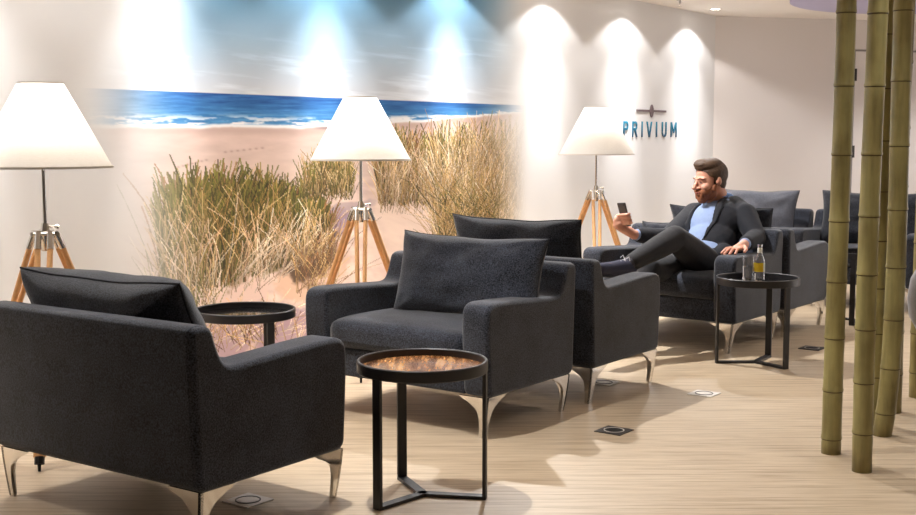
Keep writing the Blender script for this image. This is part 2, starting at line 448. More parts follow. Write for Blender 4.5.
# ------------------------------------------------------------------ wall sign
sign = empty('wall_sign', wpt(1.305, 1.31, .004)); 
tag(sign, 'blue raised PRIVIUM lettering under a grey-brown bar emblem on the white wall', 'sign')
sa = math.atan2(U.y, U.x)
sign.rotation_euler = (0,0,sa)
def letter_mat():
    m = mat('blue_lettering', srgb(30,110,160), .35); n = m.node_tree.nodes; L = m.node_tree.links
    tc = n.new('ShaderNodeTexCoord'); sp = n.new('ShaderNodeSeparateXYZ'); r = n.new('ShaderNodeValToRGB')
    L.new(tc.outputs['Object'], sp.inputs[0]); mr = n.new('ShaderNodeMapRange'); mr.inputs[1].default_value = -.07; mr.inputs[2].default_value = .07
    L.new(sp.outputs['Z'], mr.inputs[0]); L.new(mr.outputs[0], r.inputs[0]); e = r.color_ramp.elements
    e[0].color = srgb(14,60,96); e[1].color = srgb(20,140,176); L.new(r.outputs[0], n['Principled BSDF'].inputs['Base Color']); return m
M_let = letter_mat(); M_bar = mat('taupe_metal', srgb(128,112,116), .4, .3)
def ribbon(pts, w):
    out = []
    return out
def stroke_poly(name, polys):
    b = MB()
    for P in polys:      # P: closed outline in x,z
        n_ = len(P); vs = [(x, -.003, z) for x, z in P]+[(x, .003, z) for x, z in P]
        fs = [tuple(range(n_)), tuple(range(n_, 2*n_))[::-1]]+[(k, (k+1) % n_, n_+(k+1) % n_, n_+k) for k in range(n_)]
        b.add(vs, fs)
    return b
Hh = .0675; sw = .019
def bar(x0, z0, x1, z1, w=sw):
    # sheared bar with horizontal ends
    return [(x0-w/2, z0), (x0+w/2, z0), (x1+w/2, z1), (x1-w/2, z1)]
def arc(cx, cz, rx, rz, a0, a1, w=sw, n=12):
    o_ = [(cx+rx*math.cos(a0+(a1-a0)*k/n), cz+rz*math.sin(a0+(a1-a0)*k/n)) for k in range(n+1)]
    i_ = [(cx+(rx-w)*math.cos(a0+(a1-a0)*k/n), cz+(rz-w)*math.sin(a0+(a1-a0)*k/n)) for k in range(n+1)]
    return [[o_[k], o_[k+1], i_[k+1], i_[k]] for k in range(n)]
def rect(x0, z0, x1, z1): return [(x0,z0),(x1,z0),(x1,z1),(x0,z1)]
def L_P(R=False):
    p = [bar(-.036, -Hh, -.036, Hh), rect(-.03, Hh-sw, .008, Hh), rect(-.03, -.008, .008, -.008+sw)]
    p += arc(.008, Hh-.0378, .036, .0378, -PI/2, PI/2)
    if R: p.append(bar(.038, -Hh, .008, -.004, sw*1.1))
    return p
letters = {'P': L_P(), 'R': L_P(True), 'I': [bar(0,-Hh,0,Hh)], 'V': [bar(-.002,-Hh,-.042,Hh), bar(.002,-Hh,.042,Hh)],
 'U': [bar(-.036,-.02,-.036,Hh), bar(.036,-.02,.036,Hh)]+arc(0,-.022,.0455,.0455,PI,2*PI),
 'M': [bar(-.05,-Hh,-.05,Hh), bar(.05,-Hh,.05,Hh), bar(0,-.03,-.046,Hh), bar(0,-.03,.046,Hh)]}
xs = [-.478, -.316, -.185, -.055, .08, .222, .43]
xs = [-.47, -.31, -.175, -.04, .10, .25, .44]
for ch, x in zip('PRIVIUM', xs):
    o = stroke_poly('letter', letters[ch]).build('letter', M_let, sign, False); o.location = (x, 0, 0); o['label'] = 'blue letter '+ch
b = MB(); b.box((-.28,-.003,.153), (.28,.003,.171)); o = b.build('emblem_bar', M_bar, sign, False)
b = MB(); n_ = 24
P = [(.036*math.copysign(abs(math.cos(2*PI*k/n_))**1.2, math.cos(2*PI*k/n_)), .161+.056*math.copysign(abs(math.sin(2*PI*k/n_))**1.2, math.sin(2*PI*k/n_))) for k in range(n_)]
b.add([(x,-.0038,z) for x,z in P]+[(x,.0035,z) for x,z in P], [tuple(range(n_)), tuple(range(n_,2*n_))]+[(k,(k+1)%n_,n_+(k+1)%n_,n_+k) for k in range(n_)])
b.build('emblem_diamond', M_bar, sign, False)

# ------------------------------------------------------------------ armchair
W, D, HA, HB, HL = 1.012, .681, .565, .678, .172
def chair_profile():
    P = [(D/2-.012, HL), (D/2+.004, .44), (D/2, HA), (D/2-.16, HA-.004), (-D/2+.125, HA-.025), (-D/2+.088, HA+.03), (-D/2+.062, HB-.001), (-D/2-.026, HB), (-D/2-.004, HL)]
    return round_poly(P, [.04, .05, .075, .05, .06, .04, .03, .04, .04], 6)
def back_profile():
    P = [(-D/2+.14, HL+.01), (-D/2+.115, .5), (-D/2+.064, HB+.001), (-D/2-.0285, HB+.003), (-D/2-.0065, HL)]
    return round_poly(P, [.03, .03, .03, .04, .04], 5)
def make_leg(sx, sy, parent):
    """splayed corner leg: two thin webs meeting at the corner, concave taper to a narrow foot"""
    cx, cy = sx*(W/2-.012), sy*(D/2-.012)
    b = MB()
    ts = [0, .06, .15, .25, .38, .55, .75, 1]
    ws = [.145, .128, .092, .062, .042, .033, .028, .023]
    for ax in (0, 1):
        vs = []; fs = []
        for t_, w in zip(ts, ws):
            z = HL*(1-t_)+.001; off = .02*t_**1.3; th = .012-.002*t_
            for (a_, d_) in ((0,0),(w,0),(w,th),(0,th)):
                ex, ey = (a_, d_) if ax == 0 else (d_, a_)
                vs.append((cx-sx*(ex+off*1.2), cy-sy*(ey+off*.5), z))
        n_ = 4
        for i in range(len(ts)-1):
            for k in range(n_): fs.append((i*n_+k, i*n_+(k+1) % n_, (i+1)*n_+(k+1) % n_, (i+1)*n_+k))
        fs.append((0,1,2,3)); fs.append(tuple(len(vs)-4+k for k in range(4)))
        b.add(vs, fs)
    o = b.build('leg', M_chrome, parent)
    return o
def make_armchair():
    root = empty('armchair')
    for sx in (-1, 1):
        x0, x1 = sorted((sx*(W/2-.135), sx*W/2))
        slab_obj('arm', chair_profile(), x0, x1, .02, M_fab, root)
    slab_obj('backrest', back_profile(), -W/2+.014, W/2-.014, .012, M_fab, root)
    bm_obj('seat_base', soft_box((-W/2+.13, -D/2+.1, HL+.004), (W/2-.13, D/2-.022, .305), .012, 6), M_fab, root)
    bm_obj('seat_cushion', soft_box((-W/2+.138, -D/2+.12, .303), (W/2-.138, D/2-.004, .425), .035, 14, crown=.028, puff=.008, wr=.006), M_fab, root)
    for sx in (-1, 1):
        for sy in (1, -1): make_leg(sx, sy, root)
    return root
def cushion_mesh(name, w, h, t, seed=0, m=M_fab, wr=.010):
    N = 34; vs = []; fs = []
    def P(u, v, s):
        k = ((1-abs(u)**3.2)*(1-abs(v)**3.2))
        x = w/2*u*(1-.07*(1-v*v)); z = h/2*v*(1-.095*(1-u*u)+.012*math.sin(u*7+seed))
        e = max(0, k)**.47
        wv = wr*noise.noise(Vector((u*2.5+seed, v*2.5, s*3)))*2*e+.5*wr*noise.noise(Vector((u*6+seed, v*9, s*3)))*e
        y = s*(t/2*e)+wv
        # creases that run in from the corners
        for cu in (-1, 1):
            for cv in (-1, 1):
                d = math.hypot(u-cu, v-cv); a = math.atan2(v-cv, u-cu)
                y += s*.006*math.sin(a*11+seed)*math.exp(-((d-.35)/.22)**2)*e
        return (x, y, z)
    for s in (1, -1):
        k0 = len(vs)
        for i in range(N+1):
            for j in range(N+1):
                u = math.sin((i/N*2-1)*PI/2*.999); v = math.sin((j/N*2-1)*PI/2*.999); vs.append(P(u, v, s))
        for i in range(N):
            for j in range(N):
                q = (k0+i*(N+1)+j, k0+(i+1)*(N+1)+j, k0+(i+1)*(N+1)+j+1, k0+i*(N+1)+j+1); fs.append(q if s < 0 else q[::-1])
    bm = bmesh.new(); vv = [bm.verts.new(v) for v in vs]
    for f in fs: bm.faces.new([vv[i] for i in f])
    bmesh.ops.remove_doubles(bm, verts=bm.verts, dist=.0012)
    return bm_obj(name, bm, m)
def cushion_piping(w, h, parent, seed):
    pts = []
    n_ = 16
    for a in range(4):
        for k in range(n_):
            q = k/n_*2-1
            u, v = ((q,-1),(1,q),(-q,1),(-1,-q))[a]
            pts.append((w/2*u*(1-.07*(1-v*v)), 0, h/2*v*(1-.095*(1-u*u)+.012*math.sin(u*7+seed))))
    b = MB(); b.tube(pts+[pts[0]], .0035, 6); return b.build('piping', M_pipe, parent)

CH = [  # centre x, y, facing sign, label, cushion (lateral shift, height, lean, rz)
 (-.988, 4.099, .962, 1, 'charcoal armchair nearest the camera, seen from behind at the left edge'),
 (-.088, 5.429, .943, -1, 'charcoal armchair facing left, behind the small table with the wooden top'),
 (.414, 6.088, .946, 1, 'charcoal armchair turned away, back to back with the one behind the wooden-topped table'),
 (1.372, 7.414, .925, -1, 'charcoal armchair the man in the navy blazer sits in'),
 (1.838, 7.993, .936, 1, 'charcoal armchair back to back with the one the man sits in'),
 (2.19, 9.57, .931, -1, 'armchair by the far wall holding the large pale grey cushion'),
 (3.045, 8.985, .931, -1, 'dark armchair half hidden behind the bamboo poles'),
]
proto = make_armchair(); chairs = []
for i, (x, y, a, s, lb) in enumerate(CH):
    o = proto if i == 0 else copy_tree(proto)
    o.location = (x, y, 0); o.rotation_euler = (0,0,a-PI/2+(PI if s < 0 else 0))
    tag(o, lb, 'armchair', 'charcoal armchairs'); chairs.append(o)
# loose back cushions
CU = [  # chair, w, h, t, lateral, y, z, tilt, material, label, seed
 (0, .80, .41, .25, -.09, -.13, .605, .5, M_fab2, 'dark cushion in the armchair nearest the camera, its back edge showing', 1),
 (1, .80, .39, .21, -.1, -.09, .61, .24, M_fab, 'charcoal back cushion facing the camera in the armchair behind the wooden-topped table', 2),
 (2, .76, .40, .19, -.06, -.10, .65, .22, M_fab2, 'dark cushion rising behind the armchair with the biggest front-facing cushion', 3),
 (3, .30, .26, .11, .215, -.15, .575, .2, M_fab2, 'dark cushion behind the seated man', 4),
 (4, .72, .36, .17, -.05, -.11, .615, .22, M_fab2, 'dark cushion with a pointed corner just behind the man\'s shoulder', 5),
 (5, .68, .40, .19, -.13, -.09, .635, .22, M_fabg, 'large pale grey cushion against the far wall', 6),
 (6, .80, .42, .18, .0, -.09, .63, .22, M_fab2, 'dark cushion seen between the bamboo poles', 7),
]
for (ci, w, h, t_, lx, ly, z, tilt, m, lb, seed) in CU:
    o = cushion_mesh('cushion', w, h, t_, seed*3.1, m)
    x, y, a, s, _ = CH[ci]; rz = a-PI/2+(PI if s < 0 else 0)
    M_ = Matrix.Translation((x,y,0)) @ Matrix.Rotation(rz, 4, 'Z') @ Matrix.Translation((lx,ly,z)) @ Matrix.Rotation(tilt, 4, 'X')
    o.matrix_world = M_
    cushion_piping(w, h, o, seed*3.1)
    tag(o, lb, 'cushion', 'back cushions of the armchairs')

# ------------------------------------------------------------------ side tables
def wood_top():
    m = mat('reclaimed_wood_top', srgb(176,120,72), .25); n = m.node_tree.nodes; L = m.node_tree.links; p = n['Principled BSDF']
    tc = n.new('ShaderNodeTexCoord'); mp = n.new('ShaderNodeMapping'); mp.inputs['Scale'].default_value = (22, 3, 1)
    nz = n.new('ShaderNodeTexNoise'); nz.inputs['Scale'].default_value = 1.6; nz.inputs['Detail'].default_value = 8; nz.inputs['Roughness'].default_value = .7
    L.new(tc.outputs['Object'], mp.inputs[0]); L.new(mp.outputs[0], nz.inputs['Vector'])
    r = n.new('ShaderNodeValToRGB'); e = r.color_ramp.elements; e[0].position = .36; e[0].color = srgb(52,34,24); e[1].position = .72; e[1].color = srgb(222,176,122)
    q = e.new(.47); q.color = srgb(150,96,54); q = e.new(.56); q.color = srgb(196,142,88)
    L.new(nz.outputs['Fac'], r.inputs[0]); L.new(r.outputs[0], p.inputs['Base Color']); p.inputs['Coat Weight'].default_value = .6; return m
M_wtop = wood_top(); M_btop = mat('black_glass_top', srgb(16,15,17), .12, Coat_Weight=.5)
def make_table(topm, angs):
    root = empty('side_table'); R = .225; HTt = .479
    b = MB(); b.lathe([(R-.003,HTt),(R,HTt-.003),(R,HTt-.037),(R-.003,HTt-.04),(R-.011,HTt-.04),(R-.011,HTt-.003),(R-.008,HTt),(R-.003,HTt)], 72); b.build('rim', M_black, root)
    b = MB(); b.lathe([(0,HTt-.026),(R-.011,HTt-.026),(R-.011,HTt-.038),(0,HTt-.038)], 72); b.build('tabletop', topm, root)
    for a in angs:
        a = math.radians(a); d = Vector((math.cos(a), math.sin(a), 0)); e = Vector((-d.y, d.x, 0)); b = MB()
        def bx(r0, r1, h0, h1, w):
            q = [d*r+e*s_+Vector((0,0,h)) for h in (h0, h1) for (r, s_) in ((r0,-w),(r1,-w),(r1,w),(r0,w))]
            b.add(q, [(0,1,2,3),(4,5,6,7),(0,1,5,4),(1,2,6,5),(2,3,7,6),(3,0,4,7)])
        bx(R-.014, R-.002, .0, HTt-.036, .017)
        o = b.build('leg', M_black, root, False)
        b = MB(); bx(-.008, R-.014, .0, .012, .017); b.build('foot_bar', M_black, root, False)
    return root
TB = [((-.122,4.105), (350,112,228), M_wtop, 'round black side table with a wooden top, nearest the camera'),
      ((1.642,6.60), (58,181,302), M_btop, 'round black side table carrying the glass and the bottle'),
      ((-.951,5.36), (310,192,72), M_btop, 'round black side table in front of the dune grass on the mural'),
      ((2.70,8.13), (243,3,123), M_btop, 'round side table half hidden behind the leftmost bamboo pole')]
for (x, y), an, m, lb in TB:
    o = make_table(m, an); o.location = (x, y, 0); tag(o, lb, 'side table', 'round black side tables')

# glass and bottle
zt = .4532
g = empty('drinking_glass', (1.604, 6.665, zt)); tag(g, 'clear tumbler half full of water on the side table', 'glass')
b = MB(); b.lathe([(0,0),(.029,0),(.030,.002),(.033,.134),(.0315,.134),(.0285,.012),(0,.012)], 32); b.build('glass_body', M_glass, g)
b = MB(); b.lathe([(0,.0125),(.0284,.0125),(.0301,.078),(0,.078)], 32); b.build('water', M_water, g)
g = empty('bottle', (1.664, 6.655, zt)); tag(g, 'small clear glass bottle with a yellow label beside the tumbler', 'bottle')
b = MB(); b.lathe([(0,0),(.027,0),(.029,.004),(.029,.098),(.026,.118),(.014,.145),(.0125,.15),(.0125,.188),(.0145,.19),(.0145,.197),(.0105,.198),(.0105,.15),(.012,.143),(.0235,.117),(.0265,.098),(.0265,.006),(0,.006)], 32); b.build('bottle_body', M_glass, g)
def lab(c): return mat('label_paper', c, .6)
b = MB(); n_ = 20
def patch(a0, a1, z0, z1, r, m, nm, lb=None):
    b = MB(); vs = []; fs = []
    for k in range(n_+1):
        a = math.radians(a0+(a1-a0)*k/n_); vs += [(r*math.cos(a), r*math.sin(a), z0), (r*math.cos(a), r*math.sin(a), z1)]
    for k in range(n_): fs.append((2*k, 2*k+2, 2*k+3, 2*k+1))
    b.add(vs, fs); o = b.build(nm, m, g, False); o.data.shade_smooth()
    if lb: o['label'] = lb
patch(165, 300, .048, .118-.02, .0295, lab(srgb(246,206,40)), 'label', 'yellow paper label')
patch(300, 345, .048, .098, .0295, lab(srgb(235,238,220)), 'label', 'white label panel')
b = MB(); b.lathe([(.0128,.152),(.0132,.152),(.0132,.180),(.0128,.180)], 24); b.build('neck_label', lab(srgb(238,236,225)), g)
b = MB(); b.lathe([(0,.0065),(.0262,.0065),(.0262,.040),(0,.040)], 24); b.build('drink', M_water, g)

# ------------------------------------------------------------------ tripod lamps
def make_lamp():
    root = empty('floor_lamp')
    b = MB(); R0, R1, Z0, Z1 = .265, .086, 1.118, 1.449
    b.lathe([(R0,Z0),(R1,Z1),(R1-.002,Z1),(R0-.002,Z0),(R0,Z0)], 72); sh = b.build('lamp_shade', M_shade, root)
    b = MB(); b.lathe([(R0+.0015,Z0-.001),(R0+.0015,Z0+.008),(R0-.0035,Z0+.008),(R0-.0035,Z0-.001),(R0+.0015,Z0-.001)], 72)
    b.build('bottom_trim', M_tape, sh); b = MB()
    b.lathe([(R1+.0015,Z1-.006),(R1+.0015,Z1+.001),(R1-.0035,Z1+.001),(R1-.0035,Z1-.006),(R1+.0015,Z1-.006)], 48)
    b.build('top_trim', M_tape, sh)
    b = MB(); b.tube([(0,0,.80),(0,0,1.19)], .0085, 16); b.build('pole', M_chrome, root)
    b = MB(); b.lathe([(0,1.19),(.02,1.19),(.02,1.24),(0,1.24)], 16); 
    for k in range(3): a = 2*PI*k/3; b.tube([(0,0,1.235),(.13*math.cos(a),.13*math.sin(a),1.33),((R1-.003)*math.cos(a),(R1-.003)*math.sin(a),Z1-.004)], .002, 6)
    b.build('lamp_holder', M_chrome, root)
    b = MB()
    for k in range(9):
        pass
    b.lathe([(0,1.24),(.012,1.245),(.03,1.28),(.03,1.30),(.018,1.325),(0,1.33)], 20); bulb = b.build('bulb', mat('warm_bulb', (1,1,1,1), .3, Emission_Color=(1,.86,.7,1), Emission_Strength=6), root)
    b = MB(); b.lathe([(0,.79),(.016,.79),(.018,.80),(.04,.845),(.042,.862),(.020,.868),(.014,.90),(.0,.90)], 24)
    b.tube([(.01,0,.885),(.04,.0,.885)], .005, 8); b.lathe([(0,0),(.009,0),(.009,.012),(0,.012)], 12, (.04,0,.885), Matrix.Rotation(PI/2, 3, 'Y'))
    b.build('hub', M_chrome, root)
    for k in range(3):
        a = math.radians(-90+120*k); d = Vector((math.cos(a), math.sin(a), 0)); e = Vector((-d.y, d.x, 0))
        b = MB()
        for s_ in (-1, 1):
            b.tube([d*.045+e*.024*s_+Vector((0,0,.835)), d*.362+e*.012*s_+Vector((0,0,.05))], [.0115, .0115], 12)
        b.tube([d*.35+Vector((0,0,.08)), d*.372+Vector((0,0,.03))], .017, 8)
        lg = b.build('leg', M_wood, root)
        b = MB()
        for s_ in (-1, 1): b.tube([d*.03+e*.022*s_+Vector((0,0,.868)), d*.06+e*.0235*s_+Vector((0,0,.80))], .0135, 12)
        b.tube([d*.035-e*.04+Vector((0,0,.858)), d*.035+e*.04+Vector((0,0,.858))], .008, 10)
        b.build('leg_clamp', M_chrome, lg)
        b = MB(); b.tube([d*.363+Vector((0,0,.052)), d*.374+Vector((0,0,.026))], .0185, 8); b.tube([d*.374+Vector((0,0,.03)), d*.382+Vector((0,0,.001))], [.008,.005], 8)
        b.build('foot_plate', M_rubber, lg)
    return root
LP = [((-1.631,4.78), .2, 'tripod floor lamp at the left edge, behind the nearest armchair'),
      ((-.514,6.43), .06, 'tripod floor lamp standing in front of the beach mural'),
      ((.975,8.57), -.05, 'tripod floor lamp standing left of the wall lettering')]
lp = make_lamp(); pw = [15, 15, 4.5]
for i, ((x, y), rz, lb) in enumerate(LP):
    o = lp if i == 0 else copy_tree(lp)
    o.location = (x, y, 0); o.rotation_euler = (0,0,rz); tag(o, lb, 'floor lamp', 'wooden tripod lamps with white cone shades')
    l = bpy.data.lights.new('lamp_bulb', 'POINT'); l.energy = pw[i]; l.shadow_soft_size = .04; l.color = (1,.93,.86)
    lo = bpy.data.objects.new('lamp_bulb_light', l); col.objects.link(lo); lo.location = (x, y, 1.345)

# ------------------------------------------------------------------ bamboo
def bamboo_mat():
    m = mat('dried_bamboo', srgb(150,128,66), .42); n = m.node_tree.nodes; L = m.node_tree.links; p = n['Principled BSDF']
    tc = n.new('ShaderNodeTexCoord')
    def nn(sc3, s, det):
        mp = n.new('ShaderNodeMapping'); mp.inputs['Scale'].default_value = sc3; nz = n.new('ShaderNodeTexNoise'); nz.inputs['Scale'].default_value = s; nz.inputs['Detail'].default_value = det
        oi = n.new('ShaderNodeObjectInfo'); ad = n.new('ShaderNodeVectorMath'); ad.operation = 'ADD'; L.new(oi.outputs['Location'], ad.inputs[1]); L.new(tc.outputs['Object'], ad.inputs[0])
        L.new(ad.outputs[0], mp.inputs[0]); L.new(mp.outputs[0], nz.inputs['Vector']); return nz
    a = nn((1,1,.12), 40, 5); c = nn((1,1,1), 4.5, 4)
    r = n.new('ShaderNodeValToRGB'); e = r.color_ramp.elements; e[0].position = .3; e[0].color = srgb(104,94,52); e[1].position = .75; e[1].color = srgb(176,164,104)
    r2 = n.new('ShaderNodeValToRGB'); e = r2.color_ramp.elements; e[0].position = .35; e[0].color = srgb(116,102,62); e[1].position = .65; e[1].color = srgb(170,160,106)
    mx = n.new('ShaderNodeMix'); mx.data_type = 'RGBA'; mx.inputs[0].default_value = .5
    L.new(a.outputs['Fac'], r.inputs[0]); L.new(c.outputs['Fac'], r2.inputs[0]); L.new(r.outputs[0], mx.inputs[6]); L.new(r2.outputs[0], mx.inputs[7]); L.new(mx.outputs[2], p.inputs['Base Color']); return m
M_bam = bamboo_mat(); M_node = mat('bamboo_node_ring', srgb(78,62,36), .6)
BP = [(1.472, 4.676, .0375, 0, (2,0), 'leftmost bamboo pole, standing in front of the far side table'),
      (1.504, 4.417, .0362, .17, (3,0), 'second bamboo pole from the left, its foot nearest the camera'),
      (1.8, 4.967, .039, .07, (22,0), 'bamboo pole with a slightly bowed foot, third full pole from the left'),
      (1.802, 5.163, .034, .3, (4,0), 'thin bamboo pole tucked behind the second pole from the left'),
      (1.964, 5.394, .038, .23, (4,0), 'bamboo pole tucked behind the bowed pole'),
      (2.198, 5.714, .036, .12, (0,0), 'bamboo pole at the right edge of the picture')]
for (x, y, r, ph, bend, lb) in BP:
    prof = []; rings = []
    z = 0; nodes = []; zz = .06+ph*.5; step = .19
    while zz < HT: nodes.append(zz); zz += step; step = min(.29, step*1.06)*random.uniform(.95, 1.05)
    hs = sorted(set([0.0, HT-.001]+[k/30*(HT-.001) for k in range(31)]+[n_+d_ for n_ in nodes for d_ in (-.02,-.009,-.004,.0,.004,.012,.03)]))
    hs = [h for h in hs if 0 <= h < HT]
    vs = []; fs = []; K = 28; rr = random.Random(int(x*1000)); cx = 0; offs = []
    def off(h): return Vector((-.030*math.exp(-h/.22)+.004*math.sin(h*2.2), .004*math.sin(h*3+x*9), 0)) if bend[0] > 10 else Vector((.004*math.sin(h*2.3+y*5), .003*math.cos(h*2+x*3), 0))
    for h in hs:
        d_ = min([(abs(h-n_), h-n_) for n_ in nodes])[1]
        q = r*(1-.05*h/2.4)*(1+.055*math.exp(-((d_-.004)/.006)**2)-.05*math.exp(-((d_+.006)/.004)**2)+.03*math.exp(-(d_/.03)**2))
        o_ = off(h)
        for k in range(K): a = 2*PI*k/K; vs.append((o_.x+q*math.cos(a), o_.y+q*math.sin(a), h))
    for i in range(len(hs)-1):
        for k in range(K): k2 = (k+1) % K; fs.append((i*K+k, i*K+k2, (i+1)*K+k2, (i+1)*K+k))
    fs.append(tuple(range(K))[::-1]); fs.append(tuple((len(hs)-1)*K+k for k in range(K)))
    b = MB(); b.add(vs, fs); o = b.build('bamboo_pole', M_bam, None, False); o.data.shade_smooth(); o.location = (x, y, 0)
    o.data.materials.append(M_node)
    for pl in o.data.polygons:
        h = pl.center.z
        if any(-.006 < h-n_ < .001 for n_ in nodes): pl.material_index = 1
    tag(o, lb, 'bamboo pole', 'bamboo poles on the right')

# ------------------------------------------------------------------ floor sockets
def floor_pt(px, py, z=0):
    a = (px-458)/F; b_ = (257.5-py)/F
    dx, dy, dz = a, math.cos(TH)+b_*math.sin(TH), -math.sin(TH)+b_*math.cos(TH); t_ = (z-HC)/dz; return Vector((dx*t_, dy*t_, z))
FS = [(248,501,1,'pale square floor socket under the front corner of the nearest armchair'),
      (614,431,0,'dark square floor socket at the tip of the chair shadow, centre of the floor'),
      (704,394,1,'pale square floor socket at the edge of the chair shadow, left of the drinks table'),
      (604,383,1,'small pale floor socket under the back-to-back armchairs'),
      (812,348.5,0,'dark floor socket right of the drinks table')]
for px, py, lt, lb in FS:
    p = floor_pt(px, py); root = empty('floor_socket', p, UA); tag(root, lb, 'floor socket', 'floor sockets')
    b = MB(); b.box((-.062,-.062,.0005), (.062,.062,.004)); b.build('plate', M_plate if lt else M_dplate, root, False)
    b = MB(); b.lathe([(.044,.004),(.044,.006),(.040,.006),(.040,.004)], 28); b.build('ring', M_dplate if lt else M_plate, root)
    b = MB(); b.lathe([(0,.004),(.034,.004),(.034,.0055),(0,.0055)], 28); b.build('cover', M_plate if lt else M_rubber, root)

# ------------------------------------------------------------------ tub chair at the right edge
tc_ = empty('tub_chair', (2.235, 5.0, 0)); tag(tc_, 'pale grey rounded tub chair, only its edge showing at the right border', 'armchair')
M_felt = fabric('pale_grey_felt', srgb(150,150,160), srgb(190,190,198))
b = MB(); b.lathe([(0,.345),(.20,.355),(.29,.40),(.335,.48),(.345,.56),(.335,.64),(.318,.675),(.295,.665),(.29,.60),(.28,.50),(.2,.44),(0,.43)], 56)
b.v = [(x, y, z+max(0, z-.5)*1.1*max(0, x*.8+y*.6)/.34) for x, y, z in b.v]      # the rim rises into a backrest
b.build('shell', M_felt, tc_)
b = MB(); b.lathe([(0,.43),(.24,.43),(.268,.455),(.262,.49),(.22,.505),(0,.512)], 48); b.build('seat_cushion', M_felt, tc_)
b = MB(); b.lathe([(0,0),(.2,0),(.2,.012),(.03,.03),(.025,.05),(.025,.37),(0,.37)], 32); b.build('swivel_base', M_chrome, tc_)

# ------------------------------------------------------------------ ceiling fittings and light
M_em = mat('downlight_glow', (1,1,1,1), .5, Emission_Color=(1,.95,.88,1), Emission_Strength=12)
def downlight(p, lb):
    root = empty('downlight', (p.x, p.y, HT)); tag(root, lb, 'downlight', 'round recessed downlights')
    b = MB(); b.lathe([(.058,-.0002),(.058,-.004),(.046,-.006),(.043,-.0005),(.058,-.0005)], 32); b.build('trim_ring', M_ceil, root)
    b = MB(); b.lathe([(0,-.0005),(.043,-.0005),(.043,-.002),(0,-.002)], 32); b.build('lens', M_em, root)
def spot(p, aim, e, ang, blend, c=(1,.982,.968), r=.03, nm='downlight_and_fill_beam'):
    l = bpy.data.lights.new(nm, 'SPOT'); l.energy = e; l.spot_size = math.radians(ang); l.spot_blend = blend; l.color = c; l.shadow_soft_size = r
    o = bpy.data.objects.new(nm, l); col.objects.link(o); o.location = p
    o.rotation_euler = (Vector(aim)-Vector(p)).to_track_quat('-Z', 'Y').to_euler(); return o
ORD = ['nearest the far corner', 'second from the far corner', 'third from the far corner', 'fourth from the far corner', 'fifth from the far corner', 'sixth from the far corner', 'seventh from the far corner']
for k in range(8):
    s = .60+1.235*k; p = wpt(s, 0, .27)
    if k < 7: downlight(p, 'round ceiling downlight along the mural wall, '+ORD[k])
    q = Vector((p.x, p.y, HT-.012))
    spot(q, (p.x, p.y, 0), 17, 124, .22)
    spot(q, (p.x, p.y, 0), 62, 80, 1.0)
    spot(q, tuple(wpt(s, .66, .0)), 105, 34, 1.0)
# sprinkler head
sp_ = wpt(1.0, 0, .72)
q = floor_pt(680, 3); 
t_ = (HT-HC)
a = (680-458)/F; b_ = (257.5-0)/F
dy = math.cos(TH)+b_*math.sin(TH); dz = -math.sin(TH)+b_*math.cos(TH); t_ = (HT-HC)/dz
r_ = empty('sprinkler', (a*t_, dy*t_, HT)); tag(r_, 'small sprinkler head hanging between the two visible downlights', 'sprinkler')
b = MB(); b.lathe([(0,-.0005),(.03,-.0005),(.03,-.006),(.012,-.01),(.009,-.03),(0,-.03)], 20); b.build('escutcheon', M_chrome, r_)
b = MB(); b.lathe([(0,-.03),(.004,-.03),(.004,-.052),(.02,-.054),(.02,-.056),(0,-.056)], 16); b.build('deflector', M_chrome, r_)

# room downlights away from the wall above row and aisle; last two spots added to brighten far wall
for (x, y, e) in ((-.5,4.4,115),(.42,7.3,215),(1.9,9.2,90)):
    spot((x, y, HT-.01), (x+V.x*.85-.1, y+V.y*.85-.2, 0), e, 114, .6, r=.03)
for (x, y, e) in ((1.9,3.8,30),(3.3,6.4,40),(3.6,8.4,50),(4.9,11.0,90),(3.3,10.9,85)):
    spot((x, y, HT-.01), (x, y, 0), e, 130, .6, r=.06)
w = bpy.data.worlds.new('world'); sc.world = w; w.use_nodes = True
w.node_tree.nodes['Background'].inputs[0].default_value = (.9,.88,.9,1); w.node_tree.nodes['Background'].inputs[1].default_value = .05
fl = bpy.data.lights.new('added_side_fill', 'AREA'); fl.energy = 40; fl.size = 4; fl.size_y = 1.6; fl.shape = 'RECTANGLE'; fl.color = (.95,.95,1)  # unseen area lamp added to lift the ambient light; no window is built there
fo = bpy.data.objects.new('added_side_fill', fl); col.objects.link(fo); fo.location = (FX-.05, 8.2, 1.3); fo.rotation_euler = (0, math.radians(90+8), 0)
